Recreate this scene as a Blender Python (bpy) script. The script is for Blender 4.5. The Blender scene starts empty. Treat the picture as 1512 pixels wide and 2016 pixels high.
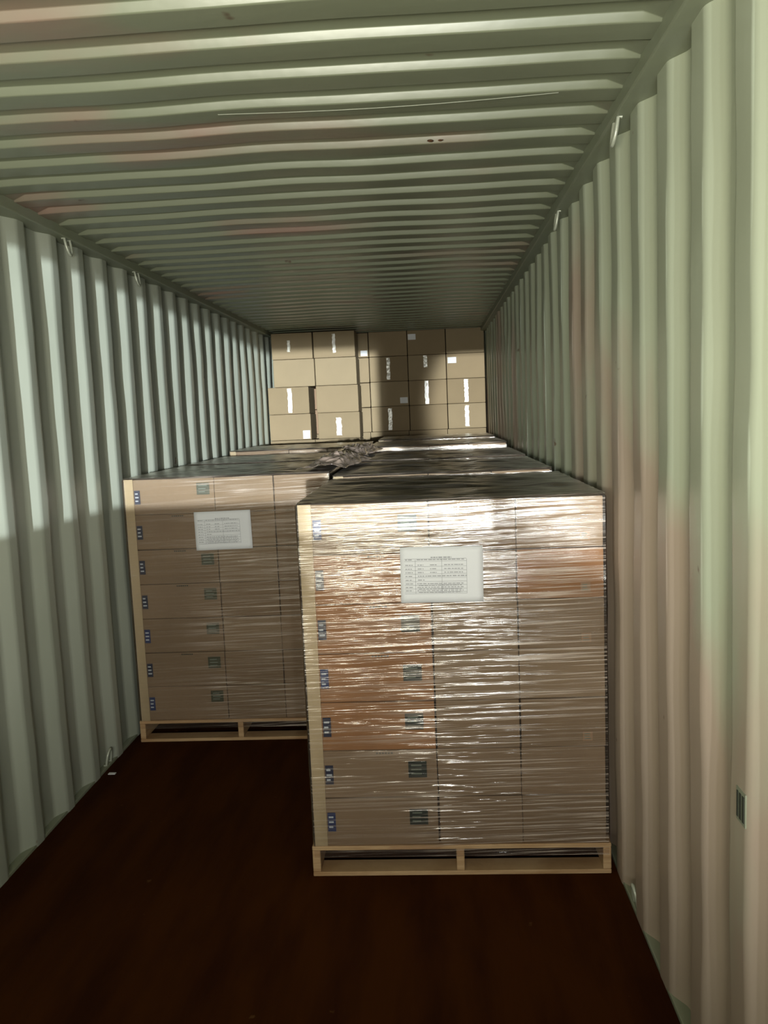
import bpy, bmesh, math, random
import numpy as np
from mathutils import Matrix, Vector
random.seed(7); R = np.random.RandomState(5)
sc = bpy.context.scene
C = sc.collection

# ---------------------------------------------------------------- camera
YAW, PITCH, ROLL, FPX, CX, CZ = 0.0583, -0.1142, -0.0417, 1660.1, 0.525, 1.723
cy, sy, cp, sp = math.cos(YAW), math.sin(YAW), math.cos(PITCH), math.sin(PITCH)
fw = Vector((-sy*cp, cy*cp, sp)); rt = Vector((cy, sy, 0)); up = rt.cross(fw)
cr, sr = math.cos(ROLL), math.sin(ROLL)
r2 = cr*rt + sr*up; u2 = -sr*rt + cr*up
cam = bpy.data.objects.new('camera', bpy.data.cameras.new('camera')); C.objects.link(cam)
M = Matrix.Identity(4)
for i in range(3):
    M[i][0] = r2[i]; M[i][1] = u2[i]; M[i][2] = -fw[i]
M[0][3] = CX; M[2][3] = CZ
cam.matrix_world = M
cam.data.sensor_fit = 'VERTICAL'; cam.data.sensor_height = 24; cam.data.lens = FPX/2016*24
cam.data.clip_start = 0.02; cam.data.clip_end = 200
sc.camera = cam

# ---------------------------------------------------------------- light
w = bpy.data.worlds.new('world'); sc.world = w; w.use_nodes = True
w.node_tree.nodes['Background'].inputs[0].default_value = (0.75, 0.9, 1.0, 1)
w.node_tree.nodes['Background'].inputs[1].default_value = 0.008
sc.view_settings.view_transform = 'Standard'; sc.view_settings.look = 'None'
sc.view_settings.exposure = 0.0; sc.view_settings.gamma = 1.0
sc.view_settings.use_curve_mapping = False

def sun(name, d, e, ang, col):
    l = bpy.data.lights.new(name, 'SUN'); l.energy = e; l.angle = math.radians(ang); l.color = col
    o = bpy.data.objects.new(name, l); C.objects.link(o)
    o.rotation_euler = Vector(d).to_track_quat('-Z', 'Y').to_euler(); return o
def area(name, loc, tgt, sx, syy, e, col):
    l = bpy.data.lights.new(name, 'AREA'); l.shape = 'RECTANGLE'; l.size = sx; l.size_y = syy
    l.energy = e; l.color = col
    o = bpy.data.objects.new(name, l); C.objects.link(o); o.location = loc
    o.rotation_euler = (Vector(tgt)-Vector(loc)).to_track_quat('-Z', 'Y').to_euler(); return o
# very low light coming in level through the open container doors
sun('low_light', (-0.12, 1, -0.012), 4.9, 0.55, (0.90, 1.0, 1.04))
sun('low_light_soft', (-0.12, 1, -0.004), 0.9, 1.5, (0.90, 1.0, 1.04))
sp_ = bpy.data.lights.new('yard_floodlight', 'SPOT'); sp_.energy = 52000; sp_.color = (0.93, 1.0, 1.0)
sp_.spot_size = math.radians(4.6); sp_.spot_blend = .35; sp_.shadow_soft_size = .10
so_ = bpy.data.objects.new('yard_floodlight', sp_); C.objects.link(so_); so_.location = (1.14, -22, 2.9)
so_.rotation_euler = (Vector((1.68, 9.5, 1.75))-Vector((1.14, -22, 2.9))).to_track_quat('-Z', 'Y').to_euler()
# work lamps on the dock behind the camera
area('dock_lamp', (0.10, -1.02, 1.445), (0.20, 4, 1.80), 1.0, 0.30, 116, (1.0, 0.97, 0.80))
area('dock_spot', (0.93, -1.35, 1.62), (0.7, 3, 0.9), 0.05, 0.30, 30, (0.9, 0.97, 1.0))
area('dock_spot', (0.68, -1.35, 1.62), (0.55, 3, 1.0), 0.12, 0.25, 22, (0.95, 0.98, 1.0))

# ---------------------------------------------------------------- helpers
def mat(name, col, rough=0.6, spec=0.5, metal=0.0, noise=None, bump=None, col2=None, fac=(0.4, 0.6), scale=(1, 1, 1), spots=None, pink_low=False):
    m = bpy.data.materials.new(name); m.use_nodes = True
    nt = m.node_tree; b = nt.nodes['Principled BSDF']
    b.inputs['Roughness'].default_value = rough; b.inputs['Metallic'].default_value = metal
    b.inputs['Specular IOR Level'].default_value = spec
    b.inputs['Base Color'].default_value = (*col, 1)
    tc = nt.nodes.new('ShaderNodeTexCoord'); mp = nt.nodes.new('ShaderNodeMapping')
    mp.inputs['Scale'].default_value = scale
    nt.links.new(tc.outputs['Object'], mp.inputs[0])
    last = None
    if col2:
        n = nt.nodes.new('ShaderNodeTexNoise'); n.inputs['Scale'].default_value = noise or 3
        n.inputs['Detail'].default_value = 5
        nt.links.new(mp.outputs[0], n.inputs['Vector'])
        r = nt.nodes.new('ShaderNodeValToRGB'); r.color_ramp.elements[0].position = fac[0]; r.color_ramp.elements[1].position = fac[1]
        r.color_ramp.elements[0].color = (*col, 1); r.color_ramp.elements[1].color = (*col2, 1)
        nt.links.new(n.outputs[0], r.inputs[0]); last = r.outputs[0]
    if pink_low and last:   # the paint turns more pinkish towards the floor
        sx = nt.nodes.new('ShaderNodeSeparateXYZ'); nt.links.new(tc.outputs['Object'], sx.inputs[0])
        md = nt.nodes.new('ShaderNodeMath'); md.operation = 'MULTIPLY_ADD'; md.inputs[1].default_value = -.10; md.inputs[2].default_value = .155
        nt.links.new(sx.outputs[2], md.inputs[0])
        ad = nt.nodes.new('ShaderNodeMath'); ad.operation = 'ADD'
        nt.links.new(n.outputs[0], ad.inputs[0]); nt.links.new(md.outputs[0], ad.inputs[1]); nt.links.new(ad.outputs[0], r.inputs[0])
    if spots:   # small stains
        n = nt.nodes.new('ShaderNodeTexNoise'); n.inputs['Scale'].default_value = spots[1]; n.inputs['Detail'].default_value = 3
        nt.links.new(tc.outputs['Object'], n.inputs['Vector'])
        r = nt.nodes.new('ShaderNodeValToRGB'); r.color_ramp.elements[0].position = spots[2]; r.color_ramp.elements[1].position = spots[2]+0.04
        nt.links.new(n.outputs[0], r.inputs[0])
        mx = nt.nodes.new('ShaderNodeMix'); mx.data_type = 'RGBA'
        nt.links.new(r.outputs[0], mx.inputs['Factor'])
        if last: nt.links.new(last, mx.inputs[6])
        else: mx.inputs[6].default_value = (*col, 1)
        mx.inputs[7].default_value = (*spots[0], 1); last = mx.outputs[2]
    if last: nt.links.new(last, b.inputs['Base Color'])
    if bump:
        n = nt.nodes.new('ShaderNodeTexNoise'); n.inputs['Scale'].default_value = bump[0]; n.inputs['Detail'].default_value = 4
        nt.links.new(mp.outputs[0], n.inputs['Vector'])
        bp = nt.nodes.new('ShaderNodeBump'); bp.inputs['Strength'].default_value = bump[1]; bp.inputs['Distance'].default_value = 0.01
        nt.links.new(n.outputs[0], bp.inputs['Height']); nt.links.new(bp.outputs[0], b.inputs['Normal'])
    return m

def film_mat(name, milk0, milk1, gloss, tint=(0.80, 0.66, 0.55), rough=0.14, lo=.50, hi=.66, xs=1.7, zs=105, tilt=3.2, bstr=.45, slack=None):
    m = bpy.data.materials.new(name); m.use_nodes = True; nt = m.node_tree; L = nt.links.new
    for n in list(nt.nodes): nt.nodes.remove(n)
    N = nt.nodes.new
    def math_(op, a, b=None, c=None):
        n = N('ShaderNodeMath'); n.operation = op
        for i, v in enumerate((a, b, c)):
            if v is None: continue
            if isinstance(v, (int, float)): n.inputs[i].default_value = v
            else: L(v, n.inputs[i])
        return n.outputs[0]
    out = N('ShaderNodeOutputMaterial')
    tr = N('ShaderNodeBsdfTransparent'); tr.inputs[0].default_value = (0.97, 0.96, 0.94, 1)
    di = N('ShaderNodeBsdfDiffuse'); di.inputs[0].default_value = (*tint, 1)
    gl = N('ShaderNodeBsdfGlossy'); gl.inputs[0].default_value = (0.95, 0.92, 0.88, 1); gl.inputs['Roughness'].default_value = rough
    tc = N('ShaderNodeTexCoord'); sx = N('ShaderNodeSeparateXYZ'); L(tc.outputs['Object'], sx.inputs[0])
    xy = math_('ADD', sx.outputs[0], sx.outputs[1])
    zz = math_('SUBTRACT', math_('MULTIPLY', sx.outputs[2], zs), math_('MULTIPLY', xy, tilt))
    cb = N('ShaderNodeCombineXYZ'); L(math_('MULTIPLY', sx.outputs[0], xs), cb.inputs[0]); L(math_('MULTIPLY', sx.outputs[1], xs), cb.inputs[1]); L(zz, cb.inputs[2])
    n = N('ShaderNodeTexNoise'); n.inputs['Scale'].default_value = 1; n.inputs['Detail'].default_value = 3; n.inputs['Roughness'].default_value = .6
    L(cb.outputs[0], n.inputs['Vector'])
    mask = N('ShaderNodeTexNoise'); mask.inputs['Scale'].default_value = 3.2; mask.inputs['Detail'].default_value = 2; L(tc.outputs['Object'], mask.inputs['Vector'])
    mk = N('ShaderNodeMapRange'); mk.inputs[1].default_value = .36; mk.inputs[2].default_value = .62; mk.inputs[3].default_value = .25; mk.inputs[4].default_value = 1
    L(mask.outputs[0], mk.inputs[0])
    mr = N('ShaderNodeMapRange'); mr.inputs[1].default_value = lo; mr.inputs[2].default_value = hi
    mr.inputs[3].default_value = 0; mr.inputs[4].default_value = milk1-milk0
    L(n.outputs[0], mr.inputs[0])
    dens = mk.outputs[0]
    if slack:   # the film is pulled smoother over the left column of cartons
        ms = N('ShaderNodeMapRange'); ms.interpolation_type = 'SMOOTHSTEP'; ms.inputs[1].default_value = slack[0]; ms.inputs[2].default_value = slack[1]
        ms.inputs[3].default_value = slack[2]; ms.inputs[4].default_value = 1; L(sx.outputs[0], ms.inputs[0])
        dens = math_('MULTIPLY', dens, ms.outputs[0])
    fac = math_('ADD', math_('MULTIPLY', mr.outputs[0], dens), milk0)
    m1 = N('ShaderNodeMixShader'); L(fac, m1.inputs[0]); L(tr.outputs[0], m1.inputs[1]); L(di.outputs[0], m1.inputs[2])
    fr = N('ShaderNodeFresnel'); fr.inputs[0].default_value = 1.5
    gf = math_('MULTIPLY', fr.outputs[0], gloss); gf = math_('MINIMUM', gf, .9)
    bp = N('ShaderNodeBump'); bp.inputs['Strength'].default_value = bstr; bp.inputs['Distance'].default_value = .005
    L(n.outputs[0], bp.inputs['Height']); L(bp.outputs[0], gl.inputs['Normal'])
    m2 = N('ShaderNodeMixShader'); L(gf, m2.inputs[0]); L(m1.outputs[0], m2.inputs[1]); L(gl.outputs[0], m2.inputs[2])
    L(m2.outputs[0], out.inputs[0])
    return m

PAINT = mat('container_paint', (0.41, 0.44, 0.33), .34, .5, col2=(0.42, 0.33, 0.26), noise=1.1, fac=(.50, .60), pink_low=True, bump=(4, .25), scale=(1, 1, .45), spots=((.16, .09, .05), 9, .735))
PAINT_L = mat('container_paint_left', (0.40, 0.42, 0.35), .38, .5, col2=(0.36, 0.38, 0.31), noise=2, fac=(.45, .6), bump=(4, .25), scale=(1, 1, .45), spots=((.16, .09, .05), 9, .75))
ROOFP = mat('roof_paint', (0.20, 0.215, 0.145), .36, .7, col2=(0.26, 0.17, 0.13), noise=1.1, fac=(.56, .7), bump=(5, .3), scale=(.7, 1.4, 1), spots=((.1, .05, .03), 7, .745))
RAILP = mat('rail_paint', (0.24, 0.26, 0.18), .45, .4, col2=(.25, .27, .2), noise=3, bump=(9, .2))
STEEL = mat('lashing_steel', (0.45, 0.47, 0.38), .35, .6, metal=.2, bump=(40, .2))
FLOORM = mat('floor_plywood', (0.050, 0.013, 0.001), .75, .06, col2=(0.030, 0.007, 0.001), noise=2.5, fac=(.4, .65), scale=(3, .6, 1), bump=(12, .3), spots=((.09, .04, .015), 14, .72))
DARK = mat('dark_slot', (.03, .035, .025), .7)
RUST = mat('rust', (.12, .06, .03), .8, .2, col2=(.05, .025, .015), noise=40, bump=(60, .5))
CARD = [mat('cardboard', c, .75, .25, col2=tuple(x*.86 for x in c), noise=2.5, fac=(.35, .7), bump=(30, .08)) for c in
        ((0.29, 0.215, 0.125), (0.27, 0.20, 0.115), (0.31, 0.235, 0.14))]
CARDL = [mat('wrapped_cardboard', c, .75, .25, col2=tuple(x*.82 for x in c), noise=2.5, fac=(.35, .7), bump=(30, .08)) for c in
        ((0.235, 0.16, 0.10), (0.215, 0.145, 0.088), (0.25, 0.175, 0.11))]
CARDO = mat('cardboard_orange', (0.30, 0.145, 0.062), .75, .25, col2=(.25, .12, .05), noise=2.5, bump=(30, .08))
CARDD = mat('cardboard_dark', (0.30, 0.19, 0.115), .75, .25, col2=(.26, .165, .1), noise=2.5, bump=(30, .08))
EDGE = mat('corner_board_paper', (0.42, 0.33, 0.21), .6, .3, col2=(.36, .28, .17), noise=6, scale=(1, 1, .3))
WOOD = mat('pine', (0.50, 0.33, 0.18), .65, .25, col2=(.36, .21, .10), noise=5, fac=(.4, .7), scale=(1, 1, 9), bump=(20, .2))
PAPER = mat('paper', (.74, .74, .75), .6, .2, bump=(12, .15))
INK = mat('ink', (.38, .38, .39), .7, .1)
TAPE = mat('clear_tape', (.62, .58, .48), .16, .9, bump=(45, .6), scale=(1, 1, .4))
STK = mat('dark_sticker', (.018, .026, .022), .4, .4)
STKG = mat('green_sticker', (.045, .05, .028), .4, .4)
STKL = mat('sticker_print', (.14, .16, .13), .5, .3)
BLUE = mat('blue_sticker', (.02, .035, .11), .4, .4)
BLUED = mat('navy_sticker', (.012, .018, .045), .4, .4)
STKW = mat('sticker_white', (.45, .48, .52), .5, .3)
FILM = film_mat('stretch_film', .02, .66, 2.0, zs=135, hi=.63, slack=(-.28, -.04, .38))
FILML = film_mat('stretch_film_left', .02, .62, 1.8, zs=120, hi=.65, slack=(-.30, -.02, .15))
FILMT = film_mat('stretch_film_top', .02, .08, 1.0, rough=.3, zs=20, bstr=.2)
CRUMP = film_mat('crumpled_film', .45, .85, 1.8, tint=(.62, .47, .38), rough=.2)
CONC = mat('dock_concrete', (.2, .2, .19), .8, .2, bump=(20, .3))

def obj(name, verts, faces, m, parent=None, smooth=False, kind=None, label=None):
    me = bpy.data.meshes.new(name); me.from_pydata([tuple(v) for v in verts], [], faces); me.update()
    ms = m if isinstance(m, list) else [m]
    for x in ms: me.materials.append(x)
    if smooth: me.polygons.foreach_set('use_smooth', [True]*len(me.polygons))
    o = bpy.data.objects.new(name, me); C.objects.link(o)
    if parent: o.parent = parent
    if kind: o['kind'] = kind
    if label: o['label'] = label
    return o
BF = [(0, 3, 2, 1), (4, 5, 6, 7), (0, 1, 5, 4), (1, 2, 6, 5), (2, 3, 7, 6), (3, 0, 4, 7)]
def boxv(x0, x1, y0, y1, z0, z1):
    return [(x0, y0, z0), (x1, y0, z0), (x1, y1, z0), (x0, y1, z0), (x0, y0, z1), (x1, y0, z1), (x1, y1, z1), (x0, y1, z1)]
def boxes(lst):
    V = []; F = []
    for b in lst:
        n = len(V); V += boxv(*b); F += [tuple(i+n for i in f) for f in BF]
    return V, F
def bevbox(name, b, m, parent=None, bev=.004, seg=2, jit=0, **k):
    V, F = boxes([b]); bm = bmesh.new()
    vs = [bm.verts.new(v) for v in V]
    for f in F: bm.faces.new([vs[i] for i in f])
    for v in vs: v.co += Vector([random.uniform(-jit, jit) for _ in range(3)])
    bmesh.ops.bevel(bm, geom=bm.edges[:], offset=bev, segments=seg, affect='EDGES', profile=.6)
    me = bpy.data.meshes.new(name); bm.to_mesh(me); bm.free(); me.materials.append(m)
    o = bpy.data.objects.new(name, me); C.objects.link(o)
    if parent: o.parent = parent
    for a, v in k.items(): o[a] = v
    return o
def empty(name, loc, label, cat, group=None):
    o = bpy.data.objects.new(name, None); C.objects.link(o); o.location = loc; o.empty_display_size = .1
    o['label'] = label; o['category'] = cat
    if group: o['group'] = group
    return o
def vnoise(seed, shape, u, v):
    """smooth value noise on a grid of random numbers"""
    g = np.random.RandomState(seed).rand(*shape)*2-1
    u = np.asarray(u, float) % shape[0]; v = np.asarray(v, float) % shape[1]
    i = np.floor(u).astype(int); j = np.floor(v).astype(int); fu = u-i; fv = v-j
    fu = fu*fu*(3-2*fu); fv = fv*fv*(3-2*fv)
    i1 = (i+1) % shape[0]; j1 = (j+1) % shape[1]; i %= shape[0]; j %= shape[1]
    return (g[i, j]*(1-fu)+g[i1, j]*fu)*(1-fv)+(g[i, j1]*(1-fu)+g[i1, j1]*fu)*fv
def grid_faces(nu, nv, off=0, flip=False):
    a = np.arange(nu-1)[:, None]*nv+np.arange(nv-1)[None, :]+off
    q = np.stack([a, a+nv, a+nv+1, a+1], -1).reshape(-1, 4)
    if flip: q = q[:, ::-1]
    return q.tolist()

# ---------------------------------------------------------------- container shell
YB, YE = -0.55, 11.6           # door end, front end
HR = 2.662                     # roof height at the rails
def profile(phase, pitch, proud, s, d, y0, y1):
    """(y, depth) points of a pressed panel, corners rounded; phase = y where the facing slope meets the proud flat"""
    pts = []; rec = pitch-proud-2*s; r = .013
    k = math.floor((y0-phase)/pitch)-1
    sl = math.atan2(d, s)
    while phase+k*pitch < y1+pitch:
        y = phase+k*pitch
        for (yc, dep, kind) in ((y, 0, 0), (y+proud, 0, 1), (y+proud+s, d, 2), (y+proud+s+rec, d, 3)):
            for t in (-1, -.35, .35, 1):
                h = r*t
                if kind == 0: dd = (-h*d/s if t < 0 else 0); c = .0016*(1-abs(t))
                elif kind == 1: dd = (h*d/s if t > 0 else 0); c = .0016*(1-abs(t))
                elif kind == 2: dd = d+(h*d/s if t < 0 else 0); c = -.0016*(1-abs(t))
                else: dd = d-(h*d/s if t > 0 else 0); c = -.0016*(1-abs(t))
                pts.append((yc+h, dd+c))
        k += 1
    return [p for p in pts if y0 <= p[0] <= y1]
def side_wall(name, side, phase, pitch, proud, m, seed, s=.068, d=.036):
    pr = profile(phase, pitch, proud, s, d, YB, YE)
    zs = np.linspace(-.02, 2.70, 46); nv = len(zs)
    V = []
    Y = np.array([p[0] for p in pr])[:, None]; D = np.array([p[1] for p in pr])[:, None]; Z = zs[None, :]
    dent = .004*vnoise(seed, (40, 20), Y*2.3, Z*2.0)+.0025*vnoise(seed+1, (60, 40), Y*6, Z*5)
    X = side*(1.165+D+dent)
    V = np.stack([X, Y+0*Z, Z+0*Y], -1).reshape(-1, 3)
    o = obj(name, V, grid_faces(len(pr), nv, 0, side > 0), m, smooth=True, kind='structure')
    md = o.modifiers.new('thick', 'SOLIDIFY'); md.thickness = .002; md.offset = -1
    wn = o.modifiers.new('wn', 'WEIGHTED_NORMAL'); wn.weight = 70
    return o
wl = side_wall('wall_left', -1, 3.545, .3065, .070, PAINT_L, 11)
wr = side_wall('wall_right', 1, 2.325, .2975, .104, PAINT, 21, .058, .038)

# roof: transverse corrugations, slope towards the doors is the lit one
def roof():
    pitch, s, d = .209, .008, .024
    pts = []; k = math.floor((YB-2.184)/pitch)-1
    fl = (pitch-2*s)/2
    while 2.184+k*pitch < YE+pitch:
        yc = 2.190+k*pitch          # centre of the lit slope: goes from high (near) to low (far)
        for (dy, z) in ((-s/2-.004, d), (-s/2+.002, d-.0025), (s/2-.002, .0025), (s/2+.004, 0), (s/2+fl-.004, 0), (s/2+fl+.002, .0025), (s/2+fl+s-.002, d-.0025), (s/2+fl+s+.004, d)):
            pts.append((yc+dy, z))
        k += 1
    pts = [p for p in pts if YB <= p[0] <= YE]
    xs = np.linspace(-1.19, 1.19, 41)
    X = xs[None, :]; Y = np.array([p[0] for p in pts])[:, None]; Dp = np.array([p[1] for p in pts])[:, None]
    fade = np.clip((1.115-np.abs(X))/.03, 0, 1)          # pressing ends before the rail
    Z = HR-.023+Dp*fade+.007*(1-(X/1.19)**2)*np.ones_like(Y)+.004*vnoise(3, (30, 30), X*3, Y*1.5)
    V = np.stack([X+0*Y, Y+0*X, Z], -1).reshape(-1, 3)
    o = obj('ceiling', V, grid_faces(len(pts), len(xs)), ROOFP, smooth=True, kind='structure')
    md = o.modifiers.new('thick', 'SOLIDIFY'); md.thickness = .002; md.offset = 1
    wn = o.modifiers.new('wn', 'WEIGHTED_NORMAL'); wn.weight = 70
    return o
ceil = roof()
obj('floor', *boxes([(-1.165, 1.165, YB, YE, -.03, 0)]), FLOORM, kind='structure')
V, F = boxes([(-1.25, 1.25, YE, YE+.05, -.15, 2.78)]); obj('wall_back', V, F, PAINT_L, kind='structure')
# small rust blisters on the roof
def blister(parent, x, y, z, r, sd):
    bm = bmesh.new(); bmesh.ops.create_icosphere(bm, subdivisions=2, radius=r)
    rr = random.Random(sd)
    for v in bm.verts: v.co *= rr.uniform(.75, 1.15); v.co.z *= .5; v.co.x *= 1.5; v.co += Vector((x, y, z))
    me = bpy.data.meshes.new('rust_blister'); bm.to_mesh(me); bm.free(); me.materials.append(RUST)
    o = bpy.data.objects.new('rust_blister', me); C.objects.link(o); o.parent = parent; return o
blister(ceil, .540, 2.212, 2.648, .009, 1); blister(ceil, .560, 3.01, 2.646, .008, 2); blister(ceil, .596, 3.01, 2.646, .006, 3)
# rails
trims = {}
for side, nm in ((-1, 'trim_1'), (1, 'trim_2')):
    a, b = sorted((side*1.118, side*1.235))
    trims[nm] = bevbox(nm, (a, b, YB, YE, 2.598, 2.665), RAILP, bev=.006, kind='structure')
for side, nm in ((-1, 'trim_3'), (1, 'trim_4')):
    a, b = sorted((side*1.166, side*1.235))
    trims[nm] = bevbox(nm, (a, b, YB, YE, -.12, .012), RAILP, bev=.004, kind='structure')
# lashing rings: bent rod welded below the rail
def ring(parent, x, y, z, side, low=False):
    path = []
    h = .075; wd = .030
    for i in range(17):
        t = math.pi*i/16+1e-6 if i < 16 else math.pi-1e-6
        sgn = 1 if low else -1
        path.append(Vector((x-side*(.004+.012*math.sin(t)), y+wd*math.cos(t), z+sgn*(.004+h*math.sin(t)**.8))))
    path = [path[0]+Vector((side*.012, 0, 0))]+path+[path[-1]+Vector((side*.012, 0, 0))]
    V = []; F = []; n = 8; r = .0065
    for i, p in enumerate(path):
        t = (path[min(i+1, len(path)-1)]-path[max(i-1, 0)]).normalized()
        a = t.orthogonal().normalized() if i == 0 else (a-t*a.dot(t)).normalized()
        b = t.cross(a)
        for k in range(n):
            an = 2*math.pi*k/n; V.append(p+r*(math.cos(an)*a+math.sin(an)*b))
    for i in range(len(path)-1):
        for k in range(n):
            F.append((i*n+k, i*n+(k+1) % n, (i+1)*n+(k+1) % n, (i+1)*n+k))
    return obj('lashing_ring', V, F, STEEL, parent, smooth=True)
for y in (3.964, 4.901): ring(trims['trim_1'], -1.135, y, 2.602, -1)
for y in (2.761, 3.970): ring(trims['trim_2'], 1.135, y, 2.602, 1)
ring(trims['trim_3'], -1.18, 4.058, .008, -1, True)
ring(trims['trim_4'], 1.18, 2.765, .008, 1, True)
# small slotted plate low on the right wall, rust below
obj('vent_plate', *boxes([(1.1605, 1.168, 1.733, 1.785, .822, .896)]), RAILP, wr)
obj('slot', *boxes([(1.1590, 1.161, 1.738, 1.748, .830, .888), (1.1590, 1.161, 1.755, 1.765, .830, .888), (1.1590, 1.161, 1.772, 1.780, .830, .888)]), DARK, wr, label='dark slots of the small vent plate')
# unseen door end: header and jambs framing the light, then an added blocker
obj('trim_5', *boxes([(-1.30, 1.30, YB-.12, YB, 2.535, 2.80)]), RAILP, kind='structure')
obj('trim_6', *boxes([(-1.30, -1.175, YB-.12, YB, -.15, 2.535)]), RAILP, kind='structure')
obj('trim_7', *boxes([(1.170, 1.30, YB-.12, YB, -.15, 2.535)]), RAILP, kind='structure')
obj('light_blocker', *boxes([(-1.165, 1.165, YB-.12, YB-.07, .0, 1.352)]), RAILP, kind='structure')  # unseen panel, added to block low light and edge the band

# ---------------------------------------------------------------- pallet loads
def carton_piece(b, m, parent, **k):
    return bevbox('carton', b, m, parent, bev=.005, seg=2, jit=.0015, **k)
def sticker(parent, x, z, wd, h, y, mats, tilt=0.0):
    """dark square label with printed lines, stuck on a front face at depth y"""
    L = [(x, x+wd, y-.0012, y, z, z+h)]
    o = obj('sticker', *boxes(L), mats[0], parent)
    pr = []
    n = 3
    for i in range(n):
        zz = z+h*(.2+.26*i); pr.append((x+wd*.15, x+wd*random.uniform(.6, .85), y-.002, y-.0012, zz, zz+h*.09))
    V, F = boxes(pr); n0 = len(o.data.polygons)
    bm = bmesh.new(); bm.from_mesh(o.data)
    vs = [bm.verts.new(v) for v in V]
    for f in F:
        fc = bm.faces.new([vs[i] for i in f]); fc.material_index = 1
    bm.to_mesh(o.data); bm.free(); o.data.materials.append(mats[1])
    return o
def pallet(root, x0, x1, y0, y1):
    p = bpy.data.objects.new('pallet', None); C.objects.link(p); p.parent = root
    inv = root.location
    def bx(nm, b):
        b = (b[0]-inv.x, b[1]-inv.x, b[2]-inv.y, b[3]-inv.y, b[4], b[5])
        return bevbox(nm, b, WOOD, p, bev=.0025, seg=1)
    n = 7; pitch = (y1-y0-.09)/(n-1)
    for i in range(n): bx('deck_board', (x0, x1, y0+pitch*i, y0+pitch*i+.09, .102, .119))
    for t in (0, .5, 1):
        wd = .030
        xx = x0+(x1-x0-wd)*t; bx('stringer', (xx, xx+wd, y0+.002, y1-.002, .017, .102))
    for i in (0, 1, 2): 
        yy = y0+(y1-y0-.09)*i/2; bx('bottom_board', (x0, x1, yy, yy+.09, 0, .017))
    return p

def film_shell(root, x0, x1, y0, y1, z0, z1, hi, amp, m, seed, left_smooth=0.0, tail=False):
    """clear film pulled round the load: four wrinkled sides and a slack top"""
    V = []; F = []; FT = []
    nz = int((z1-z0)/(.0028 if hi else .012)); nx = 56 if hi else 26
    def side(p0, p1, nrm, nzz, nxx, a, sd, flip, front=False):
        off = len(V)
        L = (Vector(p1)-Vector(p0)).length
        u = np.linspace(0, L, nxx)[:, None]; z = np.linspace(z0, z1, nzz)[None, :]
        zz = z+.028*u*np.sin(z*2.1+seed)+.010*np.sin(u*5+z*9)
        h = .55*vnoise(sd, (17, 400), u*2.8, zz*95)+.32*vnoise(sd+1, (37, 700), u*4.5+.37, (zz+.02*u)*150)+.5*np.abs(vnoise(sd+2, (11, 300), u*2.0, (z-.03*u)*48))
        am = .6+.7*np.clip(vnoise(sd+3, (9, 9), u*4, z*3.5)+.4, 0, 1)
        if left_smooth and front: am = am*np.clip((u-left_smooth)/.18, .18, 1)
        if seed == 1 and front: am = am*(.55+.75*np.clip((u-.30)/.15, 0, 1)*np.clip((1.0-u)/.2, .2, 1))
        h = h*a*am+.0035*vnoise(sd+4, (9, 30), u*2.5, z*9)
        edge = np.clip(np.minimum(u, L-u)/.02, 0, 1)
        h = h*(.35+.65*edge)+.004
        # round the top corner in
        tt = np.clip((z-(z1-.012))/.012, 0, 1); inn = -.008*tt**2
        d = h+inn
        dx, dy = (p1[0]-p0[0])/L, (p1[1]-p0[1])/L
        X = p0[0]+dx*u+nrm[0]*d; Y = p0[1]+dy*u+nrm[1]*d
        V.extend(np.stack([X, Y, z+0*u], -1).reshape(-1, 3).tolist())
        F.extend(grid_faces(nxx, nzz, off, flip))
    side((x0, y0), (x1, y0), (0, -1), nz, nx, amp, seed*10+1, False, True)
    side((x1, y0), (x1, y1), (1, 0), nz//4, 24, amp, seed*10+2, False)
    side((x0, y0), (x0, y1), (-1, 0), nz//4, 24, amp, seed*10+3, True)
    side((x0, y1), (x1, y1), (0, 1), max(nz//6, 8), 16, amp, seed*10+4, True)
    nside = len(F)
    # slack top sheet
    off = len(V); n1, n2 = 70, 60
    X = np.linspace(x0-.002, x1+.002, n1)[:, None]; Y = np.linspace(y0-.002, y1+.002, n2)[None, :]
    e = np.minimum(np.minimum(X-x0, x1-X), np.minimum(Y-y0, y1-Y)); e = np.clip(e/.10, 0, 1)
    Z = z1-.001+.0065*vnoise(seed+50, (20, 20), X*6+Y*2, Y*9)*e+.004*(1-e)*np.abs(vnoise(seed+51, (60, 60), X*26, Y*26))+.003*vnoise(seed+52, (90, 90), X*14+Y*9, Y*34)*(.4+.6*e)
    V.extend(np.stack([X+0*Y, Y+0*X, Z], -1).reshape(-1, 3).tolist())
    F.extend(grid_faces(n1, n2, off, False))
    inv = root.location
    Va = np.array(V)-np.array([inv.x, inv.y, 0])
    o = obj('stretch_film', Va, F, [m, FILMT], root, smooth=True, label='clear wrinkled stretch film')
    mi = [0]*nside+[1]*(len(F)-nside); o.data.polygons.foreach_set('material_index', mi)
    return o

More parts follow.
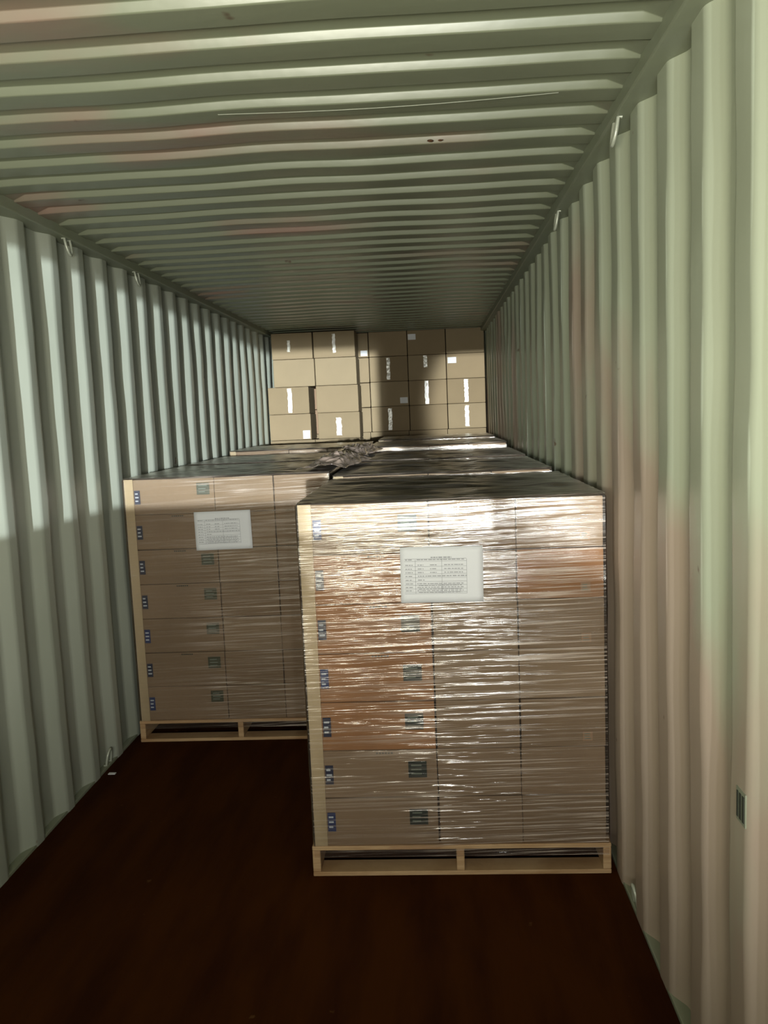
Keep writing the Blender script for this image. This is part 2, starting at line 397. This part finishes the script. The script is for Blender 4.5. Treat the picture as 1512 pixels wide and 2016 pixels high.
def document(root, x, y, z, wd, h, rot, seed):
    inv = root.location
    n, mz = 14, 10
    X = np.linspace(0, wd, n)[:, None]; Z = np.linspace(-h, 0, mz)[None, :]
    ca, sa = math.cos(rot), math.sin(rot)
    D = .0015*vnoise(seed, (8, 8), X*18, Z*18)
    def place(a, b, dd): return (x-inv.x+a*ca-b*sa, y-inv.y-dd, z+a*sa+b*ca)
    V = [place(X[i, 0], Z[0, j], D[i, j]) for i in range(n) for j in range(mz)]
    s = obj('shipping_sheet', V, grid_faces(n, mz), PAPER, root, smooth=True, label='white printed sheet stuck on the film')
    md = s.modifiers.new('t', 'SOLIDIFY'); md.thickness = .0006; md.offset = 0
    rr = random.Random(seed); V = []; F = []
    def bar(a0, a1, b, t):
        nn = len(V)
        for (a, bb) in ((a0, b), (a1, b), (a1, b+t), (a0, b+t)): V.append(place(a*wd, bb*h, .0024))
        F.append((nn, nn+1, nn+2, nn+3))
    def words(a0, a1, b, t):
        a = a0
        while a < a1:
            l = rr.uniform(.015, .05); bar(a, min(a+l, a1), b, t); a += l+rr.uniform(.006, .014)
    words(.37, .62, -.20, .022)
    def rule(b): bar(.05, .80, b, .006)
    rows = [-.235, -.33, -.40, -.465, -.53, -.60, -.665, -.73, -.79]
    rule(-.215)
    for i, b in enumerate(rows):
        words(.06, .15, b, .016)
        if i == 0: words(.20, .78, b, .016)
        elif i in (1, 2, 3):
            words(.21, .28, b, .016); words(.36, .44, b, .016); words(.53, .76, b, .016)
        elif i == 4: words(.21, .80, b, .018)
        elif i == 5: words(.21, .29, b, .016)
        else: words(.20, .76, b, .016); words(.22, .74, b-.03, .012)
        rule(b-.022)
    for a in (.18, .50, .80): bar(a, a+.004, -.84, .62)
    rule(-.84)
    o = obj('printed_text', V, F, INK, s, label='grey lines of small print'); return s

def load(i, x0, x1, y0, top, label, cols, hi, amp, filmm, seed, front=True, lsm=0.0):
    root = empty('pallet_load', ((x0+x1)/2, y0, 0), label, 'pallet load', 'wrapped pallet loads of cartons standing in two rows in the container')
    inv = root.location; y1 = y0+1.09; zb = .119
    pallet(root, x0-.012, x1+.012, y0-.008, y1+.008)
    nr = 7; rh = (top-zb-.006)/nr
    rnd = random.Random(seed)
    g = .0016
    for r in range(nr):
        z0 = zb+.001+rh*r; z1 = z0+rh-.002
        if not front and r < nr-1: continue
        for ci, (a, b) in enumerate(cols):
            ny = 3 if ci == 0 else 2
            dep = (y1-y0)/ny
            for k in range(ny):
                if k > 0 and r < nr-1: continue
                jx = rnd.uniform(-.0015, .0015)
                m = CARDL[rnd.randrange(3)]
                if hi and seed == 1 and ((ci == 0 and 2 <= r <= 5) or (ci == 2 and r in (5,))): m = CARDO
                c = carton_piece((a+g-inv.x+jx, b-g-inv.x+jx, y0+dep*k+g-inv.y+rnd.uniform(0, .003), y0+dep*(k+1)-g-inv.y, z0, z1), m, root)
                if k == 0 and front and hi:
                    zc = z0+rh*.36; yy = y0-inv.y-.0008
                    if ci == 0:
                        xs = a-inv.x
                        tone = (STK, STKL) if seed == 1 else (STKG, STKL)
                        sticker(c, b-inv.x-.105-rnd.uniform(0, .008)+(.02 if seed == 2 else 0), z0+rh*(.42 if seed == 1 else .52), .068, .062, yy, tone)
                        sticker(c, xs+.052, z0+rh*.30, .030, .074, yy, (BLUE if rnd.random() < .5 else BLUED, STKW))
                        if r in (1, 3, 4, 5):   # stamped row of dots
                            V, F = boxes([(xs+.245+.011*q, xs+.252+.011*q, yy-.001, yy, z1-.012, z1-.006) for q in range(6)])
                            obj('stamped_mark', V, F, STK, c)
                    elif ci == 2 and seed == 1 and r in (2, 4, 5, 6):
                        sticker(c, b-inv.x-.085, z0+rh*.12, .035, .035, yy, (CARDD, STKL))
    # unseen inner cartons, kept as one block per pallet
    zlow = zb+.001; zt = zb+rh*(nr-1)-.001
    yy0 = y0+.37 if front else y0+.004
    lst = []
    for r in range(nr-1):
        for ci, (a, b) in enumerate(cols):
            ny = 3 if ci == 0 else 2
            dep = (y1-y0)/ny
            for k in range(ny):
                if front and k == 0: continue
                lst.append((a+g-inv.x, b-g-inv.x, y0+dep*k+g-inv.y, y0+dep*(k+1)-g-inv.y, zb+.001+rh*r, zb+.001+rh*(r+1)-.002))
    o = obj('inner_carton', *boxes(lst), CARDL[0], root); o['kind'] = 'stuff'
    # corner boards: folded L of stiff paper on the four uprights
    t = .003; wd = .048
    for sx, sy_ in ((0, 0), (0, 1)):
        xx = (x0-t, x0) if sx == 0 else (x1, x1+t)
        yy = (y0-t, y0) if sy_ == 0 else (y1, y1+t)
        xa = (x0-t, x0+wd) if sx == 0 else (x1-wd, x1+t)
        ya = (y0-t, y0+wd) if sy_ == 0 else (y1-wd, y1+t)
        V, F = boxes([(xa[0]-inv.x, xa[1]-inv.x, yy[0]-inv.y, yy[1]-inv.y, zb, top-.004), (xx[0]-inv.x, xx[1]-inv.x, ya[0]-inv.y, ya[1]-inv.y, zb, top-.004)])
        obj('corner_board', V, F, EDGE, root)
    film_shell(root, x0-.004, x1+.004, y0-.004, y1+.004, .075 if hi else .11, top+.002, hi, amp, filmm, seed, lsm)
    return root
RX0, RX1 = .038, 1.128
LX0, LX1 = -1.102, -.012
CR = [(RX0, .508), (.508, .818), (.818, RX1)]
CL = [(LX0, -.622), (-.622, -.306), (-.306, LX1)]
pr1 = load(1, RX0, RX1, 3.0, 1.418, 'nearest pallet load, on the right, glaring wrinkled film over brown cartons', CR, True, .0019, FILM, 1)
document(pr1, .402, 2.987, 1.250, .296, .203, -.012, 4)
pl1 = load(2, LX0, LX1, 4.37, 1.443, 'front pallet load of the left row, white sheet on its upper middle', CL, True, .0021, FILML, 2, lsm=.34)
document(pl1, -.735, 4.357, 1.256, .302, .205, .012, 9)
lab = ['second pallet load of the right row, directly behind the nearest one', 'third pallet load of the right row, only its wrapped top showing',
       'fourth pallet load of the right row, bright film ridge along its front edge', 'rearmost pallet load of the right row, in front of the loose carton wall']
for k, (y, tp) in enumerate(((4.16, 1.434), (5.32, 1.442), (6.62, 1.480), (7.85, 1.494))):
    sh = .002*k
    load(3+k, RX0+sh, RX1+sh-.02, y, tp, lab[k], [(a+sh, b+sh-(.02 if i == 2 else 0)) for i, (a, b) in enumerate(CR)], False, .003, FILML, 3+k, front=False)
lab = ['second pallet load of the left row, behind the one with the white sheet', 'rearmost pallet load of the left row, below the pale loose cartons']
for k, (y, tp) in enumerate(((5.56, 1.447), (6.78, 1.482))):
    load(8+k, LX0, LX1, y, tp, lab[k], CL, False, .003, FILML, 8+k, front=False)

# crumpled ends of film lying over the gap between the rows
def crumple(name, x0, x1, y0, y1, z, hgt, seed, label):
    nx, ny = 46, 90
    U = np.linspace(0, 1, nx)[:, None]; W = np.linspace(0, 1, ny)[None, :]
    X = x0+(x1-x0)*U+.03*vnoise(seed, (30, 30), U*3, W*7)+.05*(W-.5)
    Y = y0+(y1-y0)*W+.03*vnoise(seed+1, (30, 30), U*6, W*5)
    env = np.sin(np.pi*U)**.6*np.sin(np.pi*np.clip(W, 0.02, .98))**.4
    Z = z+.012+hgt*env*(.45+.35*vnoise(seed+2, (30, 40), U*4, W*9)+.35*np.abs(vnoise(seed+3, (50, 60), U*10+W*5, W*22)))
    V = np.stack([X, Y, Z], -1).reshape(-1, 3)
    loc = Vector(((x0+x1)/2, y0, z+.012))
    o = obj(name, V-np.array(loc), grid_faces(nx, ny), CRUMP, smooth=True, label=label)
    o.location = loc; o['category'] = 'film'; o['group'] = 'crumpled film over the gap between the rows'
    md = o.modifiers.new('t', 'SOLIDIFY'); md.thickness = .001
    return o
crumple('film_tail', -.15, .12, 4.40, 5.35, 1.446, .085, 31, 'brownish crumpled film bunch over the gap behind the nearest load')
crumple('film_tail', -.13, .13, 5.55, 6.56, 1.452, .085, 37, 'pale crumpled film strip over the gap further back between the rows')

# ---------------------------------------------------------------- loose cartons at the back
def loose(x0, x1, y, z0, z1, label, m, tape=None, lab_=None, dep=.42, jy=0):
    root = empty('carton', ((x0+x1)/2, y, z0), label, 'carton', 'loose cartons stacked at the far end')
    wd = x1-x0; h = z1-z0
    bevbox('box_body', (-wd/2, wd/2, 0, dep, 0, h), m, root, bev=.008, seg=2, jit=.0007)
    # lid fold line just below the top edge
    if tape:
        u, w2, a, b = tape          # centre, half width (fractions of width), from/to height
        n = 10; rr = random.Random(int((x0+9)*100+z0*10))
        V = []; F = []
        for i in range(n+1):
            zz = h*(a+(b-a)*i/n); jx = rr.uniform(-.004, .004)
            for s_ in (-1, 1):
                V.append((wd*(u-.5)+s_*w2*wd+jx, -.0022-rr.uniform(0, .0015), zz))
        for i in range(n): F.append((2*i, 2*i+1, 2*i+3, 2*i+2))
        t_ = obj('tape', V, F, TAPE, root, label='shiny clear packing tape'); md = t_.modifiers.new('t', 'SOLIDIFY'); md.thickness = .001
    if lab_:
        u, v, lw, lh = lab_
        obj('paper_label', *boxes([(wd*(u-.5), wd*(u-.5)+lw, -.0035, 0.0, h*v, h*v+lh)]), PAPER, root, label='small white label')
    return root
Lz = [2.605, 2.336, 2.052, 1.772, 1.500]
Rz = [2.638, 2.366, 2.090, 1.817, 1.540]
rown = ['top', 'second', 'third', 'fourth']
c = .0025
YLb, YRb = 8.8, 9.45
A = [(-1.085, -.660), (-1.080, -.650), (-1.150, -.722), (-1.150, -.716)]
B = [(-.650, -.220), (-.642, -.214), (-.645, -.206), (-.640, -.202)]
tapesA = [(.42, .035, .28, .72), None, (.53, .05, .05, .95), None]; labA = [None, None, None, (.80, .04, .075, .085)]
tapesB = [(.50, .035, .18, .90), None, None, (.50, .06, .12, .80)]
dA = ['tape bits on its shaded face', 'plain face, no tape', 'broad clear tape strip down its face', 'white label at its lower right corner']
dB = ['short bright tape strip', 'plain face, no tape', 'plain face beside a dark gap', 'patch of scuffed clear tape']
for r in range(4):
    loose(A[r][0], A[r][1], YLb+.004*r, Lz[r+1]+c, Lz[r], '%s carton down in the far left column, %s' % (rown[r], dA[r]), CARD[(r*2) % 3], tapesA[r], labA[r])
    loose(B[r][0], B[r][1], YLb+.003*(3-r), Lz[r+1]+c, Lz[r], '%s carton down in the second column from the left, %s' % (rown[r], dB[r]), CARD[(r+1) % 3], tapesB[r], None)
    loose(-.555, -.128, YRb+.01, Rz[r+1]+c, Rz[r]-.004, '%s carton down in the half hidden column behind the gap, %s' % (rown[r], 'white label by its edge' if r == 0 else 'only a narrow strip showing'), CARD[0], None, (.80, .05, .075, .06) if r == 0 else None)
    loose(-1.00, -.565, YRb+.01, Rz[r+1]+c, Rz[r]-.004, '%s carton down behind the far left stack, hardly visible through the slit' % rown[r], CARDD)
Rc = [(-.120, .302), (.308, .725), (.732, 1.150)]
tp = {(0, 1): (.49, .045, .08, .95), (0, 3): (.49, .05, .05, .92), (1, 1): (.46, .05, .5, .97), (1, 2): (.47, .05, .03, .97), (2, 2): (.50, .05, .05, .97), (2, 3): (.50, .05, .08, .92)}
lb = {(1, 0): (.02, .62, .085, .062), (2, 1): (.03, .62, .095, .065), (0, 2): (.77, .10, .085, .065)}
cn = ['third column from the left', 'column beside the far right one', 'far right column']
for q in range(3):
    for r in range(4):
        d = 'tape strip down its middle' if (q, r) in tp else ('white label near its edge' if (q, r) in lb else 'plain face')
        if (q, r) == (0, 2): d = 'white label at its lower right'
        loose(Rc[q][0], Rc[q][1], YRb+.003*((q+r) % 3), Rz[r+1]+c, Rz[r], '%s carton, %s, %s' % (rown[r], cn[q], d), CARD[(q+r) % 3], tp.get((q, r)), lb.get((q, r)))
# lower rows hidden behind the pallet loads
def low_rows(name, x0, x1, n, y, z1, label):
    k = 5; h = z1/k; wd = (x1-x0)/n
    root = empty(name, ((x0+x1)/2, y, 0), label, 'cartons', 'unseen lower rows of loose cartons')
    lst = [(x0+wd*i+.003-(x0+x1)/2, x0+wd*(i+1)-.003-(x0+x1)/2, 0, .42, h*j+(.001 if j else 0), h*(j+1)-.001) for i in range(n) for j in range(k)]
    o = obj('box_body', *boxes(lst), CARD[1], root); o['kind'] = 'stuff'; root['kind'] = 'stuff'
low_rows('carton_rows', -1.150, -.202, 2, YLb, 1.500, 'lower rows of cartons under the two far left columns')
low_rows('carton_rows', -1.00, 1.150, 5, YRb+.01, 1.540, 'lower rows of cartons under the rear carton wall')

# ---------------------------------------------------------------- small things
V = []; F = []          # slack pale thread under the roof
P_ = [Vector((-.07+1.0*i/24, 2.590-.004*i/24, 2.628-.010*math.sin(math.pi*i/24))) for i in range(25)]
for i, p in enumerate(P_):
    for k in range(5): V.append((p.x, p.y+.0011*math.cos(k*1.2566), p.z+.0011*math.sin(k*1.2566)))
for i in range(24):
    for k in range(5): F.append((i*5+k, i*5+(k+1) % 5, i*5+5+(k+1) % 5, i*5+5+k))
th = obj('thread', V, F, STEEL, label='thin pale thread hanging just under the ribbed roof'); th['category'] = 'thread'
sc_ = obj('paper_scrap', *boxes([(-.018, .018, -.010, .010, 0, .003)]), PAPER, label='tiny pale scrap on the floor by the left wall')
sc_.location = (-1.120, 3.955, .0005); sc_['category'] = 'scrap'
